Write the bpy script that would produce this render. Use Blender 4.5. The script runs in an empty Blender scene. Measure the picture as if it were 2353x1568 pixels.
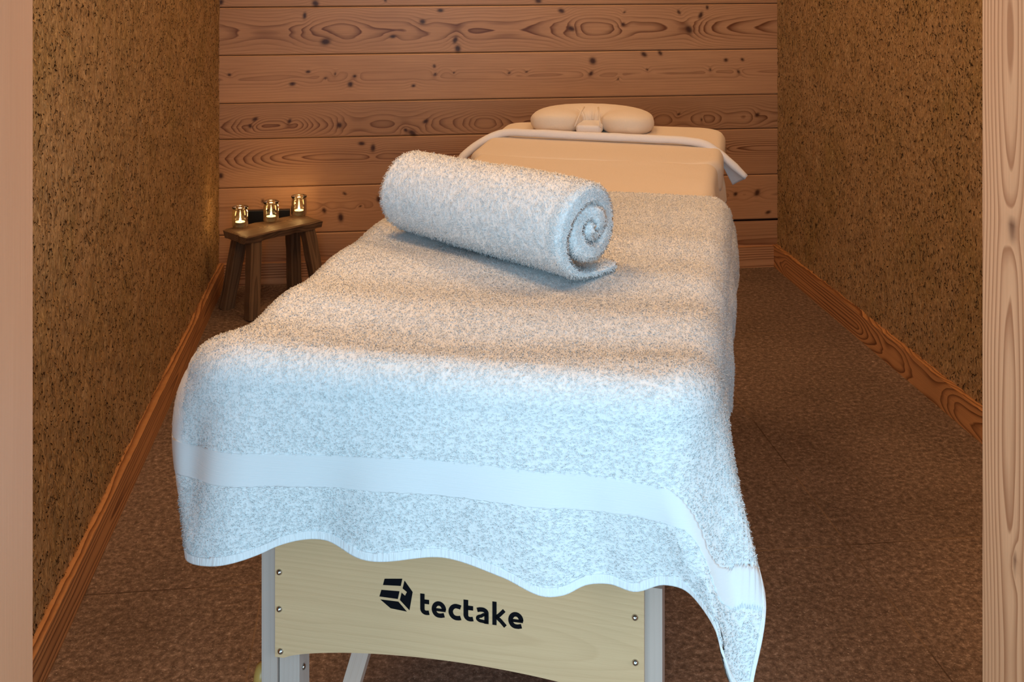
import bpy, math, random
import numpy as np
from mathutils import Vector

C = bpy.context.scene.collection
rng = np.random.default_rng(7)

# ------------------------------------------------------------------ helpers
def hash2(ix, iy, seed):
    n = (ix.astype(np.int64) * 374761393 + iy.astype(np.int64) * 668265263 + seed * 974634777) & 0x7fffffff
    n = ((n ^ (n >> 13)) * 1274126177) & 0x7fffffff
    n = ((n ^ (n >> 16)) * 2246822519) & 0x7fffffff
    return (n & 0xffff) / 65535.0

def vnoise(x, y, seed=0):
    x = np.asarray(x, float); y = np.asarray(y, float)
    x, y = np.broadcast_arrays(x, y)
    ix = np.floor(x); iy = np.floor(y)
    fx = x - ix; fy = y - iy
    fx = fx * fx * fx * (fx * (fx * 6 - 15) + 10); fy = fy * fy * fy * (fy * (fy * 6 - 15) + 10)
    a = hash2(ix, iy, seed); b = hash2(ix + 1, iy, seed)
    c = hash2(ix, iy + 1, seed); d = hash2(ix + 1, iy + 1, seed)
    return (a + (b - a) * fx) * (1 - fy) + (c + (d - c) * fx) * fy - 0.5

def fbm(x, y, seed=0, octs=3):
    s = 0; a = 1.0
    for o in range(octs):
        s = s + a * vnoise(x * 2 ** o, y * 2 ** o, seed + 17 * o); a *= .5
    return s

def mesh_obj(name, verts, faces, mat, parent=None, smooth=True, attrs=None, normals=None):
    me = bpy.data.meshes.new(name)
    verts = np.asarray(verts, np.float32)
    if isinstance(faces, np.ndarray):
        n = faces.shape[1]
        me.vertices.add(len(verts)); me.vertices.foreach_set('co', verts.ravel())
        me.loops.add(faces.size); me.loops.foreach_set('vertex_index', faces.astype(np.int32).ravel())
        me.polygons.add(len(faces))
        me.polygons.foreach_set('loop_start', np.arange(0, faces.size, n, dtype=np.int32))
        me.update(calc_edges=True)
    else:
        me.from_pydata([tuple(map(float, v)) for v in verts], [], [tuple(map(int, f)) for f in faces])
        me.update()
    me.validate()
    if len(me.polygons):
        me.polygons.foreach_set('use_smooth', np.full(len(me.polygons), bool(smooth)))
    if attrs and 'phase' in attrs and 'fade' not in attrs: attrs['fade'] = np.ones(len(verts))
    for k, v in (attrs or {}).items():
        v = np.asarray(v, np.float32)
        if v.ndim == 1:
            a = me.attributes.new(k, 'FLOAT', 'POINT'); a.data.foreach_set('value', v)
        else:
            a = me.attributes.new(k, 'FLOAT_VECTOR', 'POINT'); a.data.foreach_set('vector', v.ravel())
    if normals is not None:
        me.normals_split_custom_set_from_vertices(normals.tolist())
    if mat: me.materials.append(mat)
    o = bpy.data.objects.new(name, me); C.objects.link(o)
    if parent: o.parent = parent
    return o

def tag(o, label, cat, group=None):
    o['label'] = label; o['category'] = cat
    if group: o['group'] = group
    return o

def empty(name, loc, rz=0.0, label=None, cat=None, group=None):
    o = bpy.data.objects.new(name, None); C.objects.link(o)
    o.location = loc; o.rotation_euler = (0, 0, rz); o.empty_display_size = .1
    if label: tag(o, label, cat, group)
    return o

def grid_faces(nu, nv, off=0, wrap_u=False):
    """quads of a grid stored row-major: index = v*nu + u"""
    u = np.arange(nu if wrap_u else nu - 1); v = np.arange(nv - 1)
    U, V = np.meshgrid(u, v)
    a = V * nu + U; b = V * nu + (U + 1) % nu
    return (np.stack([a, b, b + nu, a + nu], -1).reshape(-1, 4) + off).astype(np.int64)

def grid_box(x0, x1, y0, y1, z0, z1, step, steps=None):
    """box with every face gridded; returns verts, quads"""
    sx, sy, sz = steps or (step, step, step)
    n = lambda L, s: max(2, int(round(abs(L) / s)) + 1)
    X = np.linspace(x0, x1, n(x1 - x0, sx)); Y = np.linspace(y0, y1, n(y1 - y0, sy)); Z = np.linspace(z0, z1, n(z1 - z0, sz))
    V = []; F = []; off = 0
    def add(A, B, fn, flip):
        nonlocal off
        a, b = np.meshgrid(A, B)
        p = fn(a.ravel(), b.ravel()); f = grid_faces(len(A), len(B), off)
        if flip: f = f[:, ::-1]
        V.append(p); F.append(f); off += len(p)
    o = lambda a, v: np.full_like(a, v)
    add(X, Z, lambda a, b: np.stack([a, o(a, y0), b], 1), False)
    add(X, Z, lambda a, b: np.stack([a, o(a, y1), b], 1), True)
    add(Y, Z, lambda a, b: np.stack([o(a, x0), a, b], 1), True)
    add(Y, Z, lambda a, b: np.stack([o(a, x1), a, b], 1), False)
    add(X, Y, lambda a, b: np.stack([a, b, o(a, z1)], 1), False)
    add(X, Y, lambda a, b: np.stack([a, b, o(a, z0)], 1), True)
    return np.concatenate(V), np.concatenate(F)

def bevel_box(name, x0, x1, y0, y1, z0, z1, mat, parent=None, bev=.002, seg=2):
    V = [(x, y, z) for x in (x0, x1) for y in (y0, y1) for z in (z0, z1)]
    F = [(0, 1, 3, 2), (4, 6, 7, 5), (0, 4, 5, 1), (2, 3, 7, 6), (0, 2, 6, 4), (1, 5, 7, 3)]
    o = mesh_obj(name, V, F, mat, parent, smooth=False)
    m = o.modifiers.new('bevel', 'BEVEL'); m.width = bev; m.segments = seg; m.harden_normals = False
    return o

def lathe(profile, n=40, cx=0, cy=0):
    pr = np.array(profile, float); a = np.linspace(0, 2 * np.pi, n, endpoint=False)
    V = np.stack([np.outer(pr[:, 0], np.cos(a)) + cx, np.outer(pr[:, 0], np.sin(a)) + cy,
                  np.repeat(pr[:, 1][:, None], n, 1)], -1).reshape(-1, 3)
    return V, grid_faces(n, len(pr), 0, True)

def tube(path, radii, n=12, squash=None, caps=True):
    P = np.array(path, float); T = np.gradient(P, axis=0); T /= np.linalg.norm(T, axis=1)[:, None]
    up = np.array([0, 0, 1.0]); V = []
    radii = np.broadcast_to(np.asarray(radii, float), (len(P),))
    a = np.linspace(0, 2 * np.pi, n, endpoint=False)
    for p, t, r in zip(P, T, radii):
        u = np.cross(up, t)
        if np.linalg.norm(u) < 1e-4: u = np.array([1., 0, 0])
        u /= np.linalg.norm(u); w = np.cross(t, u)
        k = squash or 1.0
        V.append(p + r * (np.outer(np.cos(a), u) + k * np.outer(np.sin(a), w)))
    V = np.concatenate(V); F = grid_faces(n, len(P), 0, True).tolist()
    if caps:
        F.append(list(range(n))[::-1]); F.append(list(range(len(V) - n, len(V))))
    return V, F

# ------------------------------------------------------------------ materials
def srgb(r, g, b):
    f = lambda c: (c / 255 / 12.92) if c / 255 <= .04045 else ((c / 255 + .055) / 1.055) ** 2.4
    return (f(r), f(g), f(b), 1)

class N:
    def __init__(s, name):
        s.m = bpy.data.materials.new(name); s.m.use_nodes = True
        s.t = s.m.node_tree; s.t.nodes.clear()
        s.out = s.t.nodes.new('ShaderNodeOutputMaterial')
        s.b = s.t.nodes.new('ShaderNodeBsdfPrincipled')
        s.t.links.new(s.b.outputs[0], s.out.inputs[0])
    def n(s, typ, **kw):
        x = s.t.nodes.new('ShaderNode' + typ)
        for k, v in kw.items(): setattr(x, k, v)
        return x
    def l(s, a, b): s.t.links.new(a, b)
    def attr(s, name): return s.n('Attribute', attribute_name=name)
    def math(s, op, a, b=None, clamp=False):
        x = s.n('Math', operation=op, use_clamp=clamp)
        for i, v in enumerate((a, b)):
            if v is None: continue
            if hasattr(v, 'is_output'): s.l(v, x.inputs[i])
            else: x.inputs[i].default_value = v
        return x.outputs[0]
    def ramp(s, fac, stops):
        x = s.n('ValToRGB'); e = x.color_ramp.elements
        while len(e) < len(stops): e.new(.5)
        for q, (p, c) in zip(e, stops):
            q.position = p; q.color = c if len(c) == 4 else (*c, 1)
        s.l(fac, x.inputs[0]); return x.outputs[0]
    def mix(s, fac, a, b, blend='MIX'):
        x = s.n('Mix', data_type='RGBA', blend_type=blend)
        for i, v in ((0, fac), (6, a), (7, b)):
            if hasattr(v, 'is_output'): s.l(v, x.inputs[i])
            else: x.inputs[i].default_value = v
        return x.outputs[2]
    def noise(s, vec, scale, detail=3, rough=.6, dist=0):
        x = s.n('TexNoise'); x.inputs['Scale'].default_value = scale; x.inputs['Detail'].default_value = detail
        x.inputs['Roughness'].default_value = rough; x.inputs['Distortion'].default_value = dist
        if vec is not None: s.l(vec, x.inputs['Vector'])
        return x.outputs[0]
    def mapping(s, vec, scale):
        x = s.n('Mapping'); x.inputs['Scale'].default_value = scale; s.l(vec, x.inputs[0]); return x.outputs[0]
    def bump(s, h, strength=.3, dist=.002):
        x = s.n('Bump'); x.inputs['Strength'].default_value = strength; x.inputs['Distance'].default_value = dist
        s.l(h, x.inputs['Height']); s.l(x.outputs[0], s.b.inputs['Normal'])
    def set(s, **kw):
        for k, v in kw.items(): s.b.inputs[k.replace('_', ' ')].default_value = v
        return s

def simple(name, col, rough=.5, metal=0.0, spec=.5):
    m = N(name); m.set(Base_Color=col, Roughness=rough, Metallic=metal); m.b.inputs['Specular IOR Level'].default_value = spec
    return m.m

def wood(name, light, dark, knotc, rough=.5, ring=.6, fine=.35, spec=.35, tintamt=.35):
    """boards carry: phase (growth-ring number), knot (0..1), tint (per board), grain (along, across, seed)"""
    m = N(name)
    ph = m.attr('phase').outputs['Fac']; kn = m.attr('knot').outputs['Fac']; ti = m.attr('tint').outputs['Fac']
    gv = m.attr('grain').outputs['Vector']
    fr = m.math('FRACT', ph)
    amt = m.ramp(fr, [(0, (0, 0, 0)), (.45, (.12,) * 3), (.8, (.7,) * 3), (.9, (1, 1, 1)), (1, (.05,) * 3)])
    patch = m.noise(m.mapping(gv, (2.2, 9, 1)), 1, 3)
    amt = m.math('MULTIPLY', amt, m.attr('fade').outputs['Fac'])
    amt2 = m.math('MULTIPLY', amt, m.math('MULTIPLY', m.math('ADD', patch, .25), ring * 1.35))
    c = m.mix(amt2, light, dark)
    streak = m.noise(m.mapping(gv, (5, 420, 1)), 1, 4, .65)
    c = m.mix(m.math('MULTIPLY', m.math('SUBTRACT', streak, .42, True), fine * 3.2, True), c, dark)
    blotch = m.noise(m.mapping(gv, (3, 16, 1)), 1, 3)
    c = m.mix(m.math('MULTIPLY', m.math('SUBTRACT', blotch, .45, True), 1.2, True), c, m.mix(.5, light, dark))
    hs = m.n('HueSaturation'); m.l(c, hs.inputs['Color'])
    m.l(m.math('ADD', m.math('MULTIPLY', ti, tintamt), 1.0), hs.inputs['Value'])
    c = m.mix(m.math('POWER', kn, 1.1, True), hs.outputs[0], knotc)
    m.l(c, m.b.inputs['Base Color'])
    m.set(Roughness=rough); m.b.inputs['Specular IOR Level'].default_value = spec
    m.bump(m.math('SUBTRACT', streak, m.math('MULTIPLY', amt, .25)), .25, .001)
    return m.m

M = {}
M['larch'] = wood('larch_planks', srgb(196, 148, 108), srgb(110, 64, 36), srgb(62, 30, 16), rough=.42, ring=1.0, fine=.3)
M['skirting'] = wood('orange_skirting', srgb(200, 144, 94), srgb(110, 66, 38), srgb(70, 30, 12), rough=.5, ring=1.15, fine=.25)
M['post'] = wood('pale_post_wood', srgb(230, 178, 136), srgb(178, 124, 88), srgb(120, 80, 58), rough=.55, ring=1.1, fine=.25)
M['postl'] = wood('rosy_post_wood', srgb(218, 166, 130), srgb(186, 130, 96), srgb(140, 90, 66), rough=.55, ring=.45, fine=.2)
M['old'] = wood('weathered_stool_wood', srgb(128, 100, 74), srgb(50, 35, 24), srgb(25, 15, 10), rough=.6, ring=.7, fine=.6)
M['leg'] = wood('pale_beech', srgb(192, 172, 160), srgb(174, 152, 138), srgb(150, 130, 110), rough=.45, ring=.25, fine=.15)
M['brace'] = wood('rosy_beech', srgb(200, 168, 150), srgb(180, 146, 126), srgb(150, 120, 100), rough=.45, ring=.25, fine=.15)
M['panel'] = wood('birch_veneer', srgb(216, 178, 136), srgb(190, 150, 110), srgb(170, 150, 100), rough=.4, ring=.28, fine=.3)
M['chrome'] = simple('steel_bolt', (.55, .52, .48, 1), .18, 1.0)
M['ink'] = simple('black_print', (.003, .003, .005, 1), .8, 0, .1)
M['black'] = simple('black_plastic', (.004, .004, .005, 1), .35)
M['vinyl'] = simple('cream_vinyl', srgb(225, 210, 190), .5)
M['brass'] = simple('varnished_knob', srgb(190, 150, 80), .35)
M['wax'] = simple('white_wax', srgb(250, 235, 215), .4)
M['alu'] = simple('tin_cup', (.75, .73, .70, 1), .3, 1.0)
M['wick'] = simple('burnt_wick', (.02, .015, .01, 1), .9)
M['ceiling'] = simple('ceiling_boards', srgb(190, 140, 95), .7)

def terry(name, col, scale=520, strength=.9, dist=.003, trans=0.0):
    m = N(name); tc = m.n('TexCoord').outputs['Object']
    n1 = m.noise(tc, scale, 4, .7); n2 = m.noise(tc, scale * .28, 2)
    h = m.math('ADD', n1, m.math('MULTIPLY', n2, .8))
    c = m.mix(m.math('MULTIPLY', m.math('SUBTRACT', n1, .35, True), 1.0, True), col, tuple(x * .86 for x in col[:3]) + (1,))
    m.l(c, m.b.inputs['Base Color']); m.set(Roughness=.95); m.b.inputs['Specular IOR Level'].default_value = .1
    m.b.inputs['Sheen Weight'].default_value = .15
    m.bump(h, strength, dist)
    if trans:
        tb_ = m.n('BsdfTranslucent'); m.l(c, tb_.inputs[0]); mx_ = m.n('MixShader'); mx_.inputs[0].default_value = trans
        m.l(m.b.outputs[0], mx_.inputs[1]); m.l(tb_.outputs[0], mx_.inputs[2]); m.l(mx_.outputs[0], m.out.inputs[0])
    return m.m
M['terry'] = terry('white_terry', (.92, .915, .91, 1), 520, .6, .002, .1)
M['terry2'] = terry('bright_terry', (.97, .968, .965, 1), 520, .5, .002, .04)
M['cream'] = terry('cream_terry', (.74, .62, .49, 1), 420, .35, .002)
M['cream2'] = terry('pale_terry', (.76, .71, .68, 1), 420, .35, .002)

m = N('woven_border'); tc = m.n('TexCoord').outputs['Object']
nn = m.noise(m.mapping(tc, (25, 25, 900)), 1, 2)
m.set(Base_Color=(.72, .725, .73, 1), Roughness=.7); m.bump(nn, .25, .001); M['woven'] = m.m
m = N('hem_cloth'); tc = m.n('TexCoord').outputs['Object']
nn = m.noise(m.mapping(tc, (260, 260, 30)), 1, 2)
m.set(Base_Color=(.78, .78, .78, 1), Roughness=.8); m.bump(nn, .6, .003); M['hem'] = m.m

# clay-straw wall
m = N('straw_clay'); tc = m.n('TexCoord').outputs['Object']
v1 = m.mapping(tc, (140, 140, 62))
f1 = m.noise(v1, 1, 5, .7, .8); f2 = m.noise(m.mapping(tc, (330, 330, 170)), 1, 3, .7)
big = m.noise(tc, 5, 3)
c = m.ramp(f1, [(.28, srgb(92, 70, 46)), (.41, srgb(152, 121, 84)), (.55, srgb(182, 148, 106)), (.72, srgb(212, 178, 132))])
c = m.mix(m.math('MULTIPLY', m.math('SUBTRACT', f2, .55, True), 4, True), c, srgb(70, 45, 20))
c = m.mix(m.math('MULTIPLY', m.math('SUBTRACT', big, .45, True), 1.6, True), c, m.mix(1.0, c, srgb(205, 208, 160), 'MULTIPLY'))
st = m.attr('straw').outputs['Fac']
c = m.mix(m.math('GREATER_THAN', st, .5), c, m.ramp(st, [(.5, srgb(40, 24, 10)), (.72, srgb(64, 42, 20)), (.75, srgb(150, 108, 62)), (1, srgb(205, 160, 104))]))
m.l(c, m.b.inputs['Base Color']); m.set(Roughness=.95); m.b.inputs['Specular IOR Level'].default_value = .1
m.bump(m.math('ADD', f1, m.math('MULTIPLY', f2, .5)), .7, .004); M['clay'] = m.m

# stone tile floor (room coordinates)
m = N('brown_stone_tiles'); tc = m.n('TexCoord').outputs['Object']
n1 = m.noise(tc, 80, 6, .78); n2 = m.noise(tc, 2.6, 4, .6); n3 = m.noise(tc, 210, 3, .7)
c = m.ramp(n1, [(.32, srgb(74, 58, 48)), (.5, srgb(120, 98, 83)), (.60, srgb(150, 126, 110)), (.70, srgb(205, 184, 166))])
c = m.mix(m.math('MULTIPLY', m.math('SUBTRACT', n2, .42, True), 2.2, True), c, m.mix(1.0, c, srgb(200, 196, 190), 'MULTIPLY'))
c = m.mix(m.math('MULTIPLY', m.math('SUBTRACT', n3, .61, True), 9, True), c, srgb(205, 185, 168))
sep = m.n('SeparateXYZ'); m.l(tc, sep.inputs[0])
def joint(out, at, period):
    w = m.math('ABSOLUTE', m.math('SUBTRACT', m.math('FRACT', m.math('ADD', m.math('DIVIDE', m.math('SUBTRACT', out, at), period), .5)), .5))
    return m.math('LESS_THAN', w, .0016 / period)
jj = m.math('MAXIMUM', joint(sep.outputs[0], .983, 1.22), joint(sep.outputs[1], 2.275, 1.24))
n4 = m.noise(tc, 3.1, 2)
c = m.mix(m.math('MULTIPLY', jj, .75), c, m.ramp(n4, [(.42, srgb(56, 36, 22)), (.55, srgb(140, 112, 86))]))
m.l(c, m.b.inputs['Base Color']); m.set(Roughness=.75); m.b.inputs['Specular IOR Level'].default_value = .25
m.bump(n1, .5, .003); M['floor'] = m.m

# thin clear glass
m = N('clear_glass'); g = m.n('BsdfGlossy'); g.inputs['Roughness'].default_value = .03
tr = m.n('BsdfTransparent'); tr.inputs[0].default_value = (.93, .95, .92, 1)
fz = m.n('Fresnel'); fz.inputs[0].default_value = 1.5; mx = m.n('MixShader')
m.l(m.math('MULTIPLY', fz.outputs[0], 1.3, True), mx.inputs[0]); m.l(tr.outputs[0], mx.inputs[1]); m.l(g.outputs[0], mx.inputs[2])
m.l(mx.outputs[0], m.out.inputs[0]); M['glass'] = m.m
m = N('candle_flame'); m.set(Base_Color=(1, .7, .3, 1)); m.b.inputs['Emission Color'].default_value = (1, .62, .24, 1)
m.b.inputs['Emission Strength'].default_value = 45; M['flame'] = m.m

# ------------------------------------------------------------------ camera
F_PX, YH, CX, H = 2564.0, -151.5, 1176.5, 1.30
cam = bpy.data.cameras.new('camera'); co = bpy.data.objects.new('camera', cam); C.objects.link(co)
cam.sensor_width = 36; cam.lens = F_PX / 2353 * 36; cam.shift_y = -(784 - YH) / 2353
co.location = (0, 0, H); co.rotation_euler = (math.pi / 2, 0, 0); cam.clip_start = .05
bpy.context.scene.camera = co

# ------------------------------------------------------------------ room frame: a = right, b = depth
TH = -.1152; RZ = -TH
AL, AR, BB = -.602, 1.536, 4.2256
ct, s_t = math.cos(TH), math.sin(TH)
def room(a, b): return np.array([a * ct + b * s_t, -a * s_t + b * ct])
def wall_px(u, v):
    """where the sight line of a photo pixel meets the back wall: (a, z)"""
    d = np.array([(u - CX) / F_PX, 1.0]); t = BB / (d[0] * s_t + d[1] * ct)
    P = d * t
    return P[0] * ct - P[1] * s_t, H - (v - YH) / F_PX * t

def structure(o):
    o['kind'] = 'structure'; o.rotation_euler = (0, 0, RZ); return o

fl = structure(mesh_obj('floor', [(-2.2, -3.2, 0), (2.9, -3.2, 0), (2.9, 4.4, 0), (-2.2, 4.4, 0), (-2.2, -3.2, -.05), (2.9, -3.2, -.05), (2.9, 4.4, -.05), (-2.2, 4.4, -.05)],
     [(0, 1, 2, 3), (7, 6, 5, 4), (0, 4, 5, 1), (1, 5, 6, 2), (2, 6, 7, 3), (3, 7, 4, 0)], M['floor'], smooth=False))
ZC = 2.35; BF = 1.04; BBK = 1.20
ce = structure(mesh_obj('ceiling', *grid_box(AL - .1, AR + .1, BF, BB + .1, ZC, ZC + .06, 1), M['ceiling'], smooth=False))

def straw_wall(name, x0, x1, y0, y1, face_x, sgn):
    """slab with a rough inner face at x = face_x (normal sgn*x) and straw fibres pressed into it"""
    Y = np.arange(y0, y1 + .006, .012); Z = np.arange(0, ZC + .006, .012)
    yy, zz = np.meshgrid(Y, Z)
    r = .004 * fbm(yy * 30, zz * 22, 3 if sgn > 0 else 5, 3)
    P = np.stack([face_x + sgn * r, yy, zz], -1).reshape(-1, 3)
    f = grid_faces(len(Y), len(Z))
    if sgn < 0: f = f[:, ::-1]
    bv, bf = grid_box(x0, x1, y0, y1, 0, ZC, 5)
    V = [P, bv]; Fs = [f, bf + len(P)]; A = [np.zeros(len(P)), np.zeros(len(bv))]
    n = 26000
    sd = np.random.default_rng(11 if sgn > 0 else 12)
    cy = sd.uniform(1.85, y1 - .005, n); cz = sd.uniform(.06, 1.25, n)
    L = sd.gamma(2.2, .0042, n) + .004; ang = sd.normal(np.pi / 2, .65, n); w = sd.uniform(.0004, .0011, n)
    out = face_x + sgn * (sd.uniform(.0012, .0035, n)); bend = sd.normal(0, .25, n)
    dark = sd.random(n) < .45
    st = np.where(dark, sd.uniform(.52, .7, n), sd.uniform(.76, 1, n))
    w = np.where(dark, w * 1.8, w); L = np.where(dark, L * .6, L)
    pts = []
    for k, (tt, da) in enumerate(((-.5, -1), (0, 0), (.5, 1))):
        a2 = ang + da * bend
        py = cy + L * tt * np.cos(a2); pz = cz + L * tt * np.sin(a2)
        nx, nz = -np.sin(a2), np.cos(a2); ww = w if k == 1 else w * .45
        po = out - sgn * (0 if k == 1 else .0016)
        pts += [np.stack([po, py + nx * ww, pz + nz * ww], 1), np.stack([po, py - nx * ww, pz - nz * ww], 1)]
    S = np.stack(pts, 1).reshape(-1, 3); base = np.arange(n) * 6
    q = np.concatenate([np.stack([base, base + 1, base + 3, base + 2], 1), np.stack([base + 2, base + 3, base + 5, base + 4], 1)])
    off = len(P) + len(bv)
    V.append(S); Fs.append(q + off); A.append(np.repeat(st, 6))
    return structure(mesh_obj(name, np.concatenate(V), np.concatenate(Fs), M['clay'], smooth=False, attrs={'straw': np.concatenate(A)}))
straw_wall('wall_left', AL - .12, AL - .006, BBK, BB, AL, 1)
straw_wall('wall_right', AR + .006, AR + .12, BBK, BB, AR, -1)

# ---- boards: solid growth-ring field evaluated in 3-D
def ring_field(x, y, z, seed, center=0, dens=110, d0=.006, dA=.05, freq=1.4, wob=.006):
    yc = center + wob * 2 * fbm(x * 1.3, seed * 1.7, seed, 2)
    dep = d0 + dA * np.clip(fbm(x * freq, seed * 3.1 + .5, seed + 5, 3) + .45, 0, 2)
    r = np.sqrt((y - yc) ** 2 + (z + dep) ** 2)
    return r * dens + .35 * fbm(x * 6, y * 60, seed + 9, 2)

def ring_fade(y, c, w): return .22 + .78 * np.exp(-((y - c) / w) ** 2)

def add_knots(x, y, ph, knots):
    kn = np.zeros_like(x); ph = ph.copy()
    for kx, ky, r, ex in knots:
        an = (kx * 37.7 + ky * 91.3) % 3.14; dx, dy = (x - kx) / ex, y - ky
        d = np.sqrt((dx * math.cos(an) + dy * math.sin(an)) ** 2 + ((dy * math.cos(an) - dx * math.sin(an)) * (1.2 + .6 * math.sin(kx * 211))) ** 2) / r
        m_ = d < 6
        if not m_.any(): continue
        kn[m_] = np.maximum(kn[m_], np.clip(1.5 * np.exp(-(d[m_] / .85) ** 2) - .12, 0, 1) * .95)
        ph[m_] += 1.1 * np.exp(-(d[m_] / 2.6) ** 2)
    return kn, ph

# ---- back wall of horizontal planks (one mesh)
seam_L = [-95, 17.5, 128.3, 238.6, 321.3, 433.4, 542, 655]
seams = [wall_px(503, v)[1] for v in seam_L]
seams = [ZC, 2.16, 1.98, 1.80, 1.62, 1.42] + seams[:-1] + [0.0]
knot_px = [(508,5,8),(725,8,8),(885,0,6),(1237,2,6),(700,36,9),(748,96,9),(903,84,8),(971,50,8),(1012,24,9),(1046,92,10),(1052,112,10),(1313,66,10),
 (1290,25,6),(1432,56,5),(1435,28,4),(1560,28,7),(1610,35,10),(1583,68,9),(1625,17,6),(527,172,5),(708,165,4),(748,180,3),(770,170,4),(672,193,5),(815,175,5),
 (805,194,7),(998,152,5),(1000,171,4),(1043,167,3),(950,197,4),(1362,140,9),(1358,169,5),(1210,165,4),(1170,168,4),(1480,125,6),(1517,122,5),
 (1487,160,4),(1668,138,5),(1697,165,6),(1706,137,4),(1420,182,4),(1632,160,4),(586,274,8),(575,290,5),(665,279,7),(780,288,7),(978,279,8),(932,299,4),(948,306,7),
 (1480,263,6),(1560,262,5),(1612,275,4),(1740,264,5),(831,330,9),(857,340,6),(507,404,8),(1665,343,7),(792,445,6),(870,458,8),(745,484,5),(828,474,4),(783,500,7),(604,463,6),
 (1765,488,8),(1740,443,7),(1690,446,5)]
flame = {6: .5, 7: .52, 8: .5, 9: .66, 10: .42, 11: .45, 12: .5}
dAs = {6: .03, 7: .125, 8: .02, 9: .07, 10: .11, 11: .02, 12: .03}
V = []; Fs = []; PH = []; FD = []; KN = []; TI = []; GR = []; off = 0
for i in range(len(seams) - 1):
    z1, z0 = seams[i], seams[i + 1]
    fine = z0 < 1.2
    v, f = grid_box(AL - .05, AR + .05, BB, BB + .03, z0 + .0012, z1 - .0012, None, (.005 if fine else .06, .03, .004 if fine else .05))
    # soft arris along the visible long edges
    e = np.minimum(v[:, 2] - z0, z1 - v[:, 2]); v[:, 1] += np.where((v[:, 1] < BB + .001) & (e < .003), .0025, 0)
    if i == 12: v[:, 2] -= np.where(z1 - v[:, 2] < .004, .012 * np.clip((v[:, 0] - .7) / .3, 0, 1), 0)
    x, y = v[:, 0], v[:, 2]
    ph = ring_field(x, y, v[:, 1] - BB, 31 + i, z0 + (z1 - z0) * (1 - flame.get(i, .5)), {7: 170, 9: 150, 10: 140}.get(i, 105), .004, dAs.get(i, .04), {7: 1.25, 9: 2.6, 10: 1.5}.get(i, 1.7))
    kk = []
    for (u, w, r) in knot_px:
        a, z = wall_px(u, w)
        if z0 - .02 < z < z1 + .02: kk.append((a, z, r * 1.05 / 600, 1.0))
    kn, ph = add_knots(x, y, ph, kk)
    sdr = np.random.default_rng(90 + i)
    FD.append(ring_fade(y, z0 + (z1 - z0) * (1 - flame.get(i, .5)), .034) * {6: 1.15, 7: 1.2, 8: .5, 9: 1.0, 10: 1.1, 11: .5, 12: .8}.get(i, .8))
    V.append(v); Fs.append(f + off); off += len(v); PH.append(ph); KN.append(kn)
    TI.append(np.full(len(v), {6: .0, 7: .12, 8: .25, 9: -.35, 10: -.15, 11: .05, 12: -.2}.get(i, sdr.uniform(-.4, .4))))
    GR.append(np.stack([x + i * 3.7, y, np.full(len(x), i * .37)], 1))
v, f = grid_box(AL - .05, AR + .05, BB + .028, BB + .1, 0, ZC, 3)
V.append(v); Fs.append(f + off); PH.append(np.zeros(len(v))); FD.append(np.zeros(len(v))); KN.append(np.ones(len(v))); TI.append(np.full(len(v), -1)); GR.append(v * 0)
structure(mesh_obj('wall_back', np.concatenate(V), np.concatenate(Fs), M['larch'], smooth=False,
    attrs={'phase': np.concatenate(PH), 'knot': np.concatenate(KN), 'tint': np.concatenate(TI), 'fade': np.concatenate(FD), 'grain': np.concatenate(GR)}))

def board(name, dims, axis, mat, parent=None, seed=1, center=.5, dens=110, d0=.006, dA=.05, freq=1.4, step=(.01, .005), tint=0.0, knots=(), bev=0, face='lo', scribe=0):
    """box dims (x0,x1,y0,y1,z0,z1); axis = grain direction 'x','y','z'"""
    x0, x1, y0, y1, z0, z1 = dims
    st = {k: step[1] for k in 'xyz'}; st[axis] = step[0]
    v, f = grid_box(*dims, None, (st['x'], st['y'], st['z']))
    al = {'x': 0, 'y': 1, 'z': 2}[axis]; oth = [k for k in range(3) if k != al]
    ext = [(x0, x1), (y0, y1), (z0, z1)]
    # the wide cross direction is 'across', the thin one is 'depth'
    oth.sort(key=lambda k: -abs(ext[k][1] - ext[k][0]))
    ac, de = oth
    c = ext[ac][0] + (ext[ac][1] - ext[ac][0]) * center
    dep = v[:, de] - ext[de][0] if face == 'lo' else ext[de][1] - v[:, de]
    ph = ring_field(v[:, al], v[:, ac], dep, seed, c, dens, d0, dA, freq)
    kn, ph = add_knots(v[:, al], v[:, ac], ph, knots)
    if scribe:
        top = v[:, 2] > z1 - 1e-4
        v[:, 2] += np.where(top, scribe * fbm(v[:, al] * 40, v[:, de] * 0 + seed, seed, 3), 0)
    gr = np.stack([v[:, al] + seed * 1.3, v[:, ac], v[:, de] + seed], 1)
    return mesh_obj(name, v, f, mat, parent, smooth=False, attrs={'phase': ph, 'knot': kn, 'tint': np.full(len(v), tint), 'grain': gr})

HB = .083
structure(board('baseboard_left', (AL - .004, AL + .02, BBK, BB, 0, HB), 'y', M['skirting'], seed=3, center=.5, dA=.02, face='hi', scribe=.003))
structure(board('baseboard_right', (AR - .02, AR + .004, BBK, BB, 0, HB), 'y', M['skirting'], seed=8, center=.45, dens=95, d0=.003, dA=.14, freq=2.3, step=(.006, .004), face='lo', scribe=.003))
structure(board('baseboard_back', (AL + .02, AR - .02, BB - .016, BB, 0, HB - .003), 'x', M['larch'], seed=12, center=.2, dA=.02, tint=.25))

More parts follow.
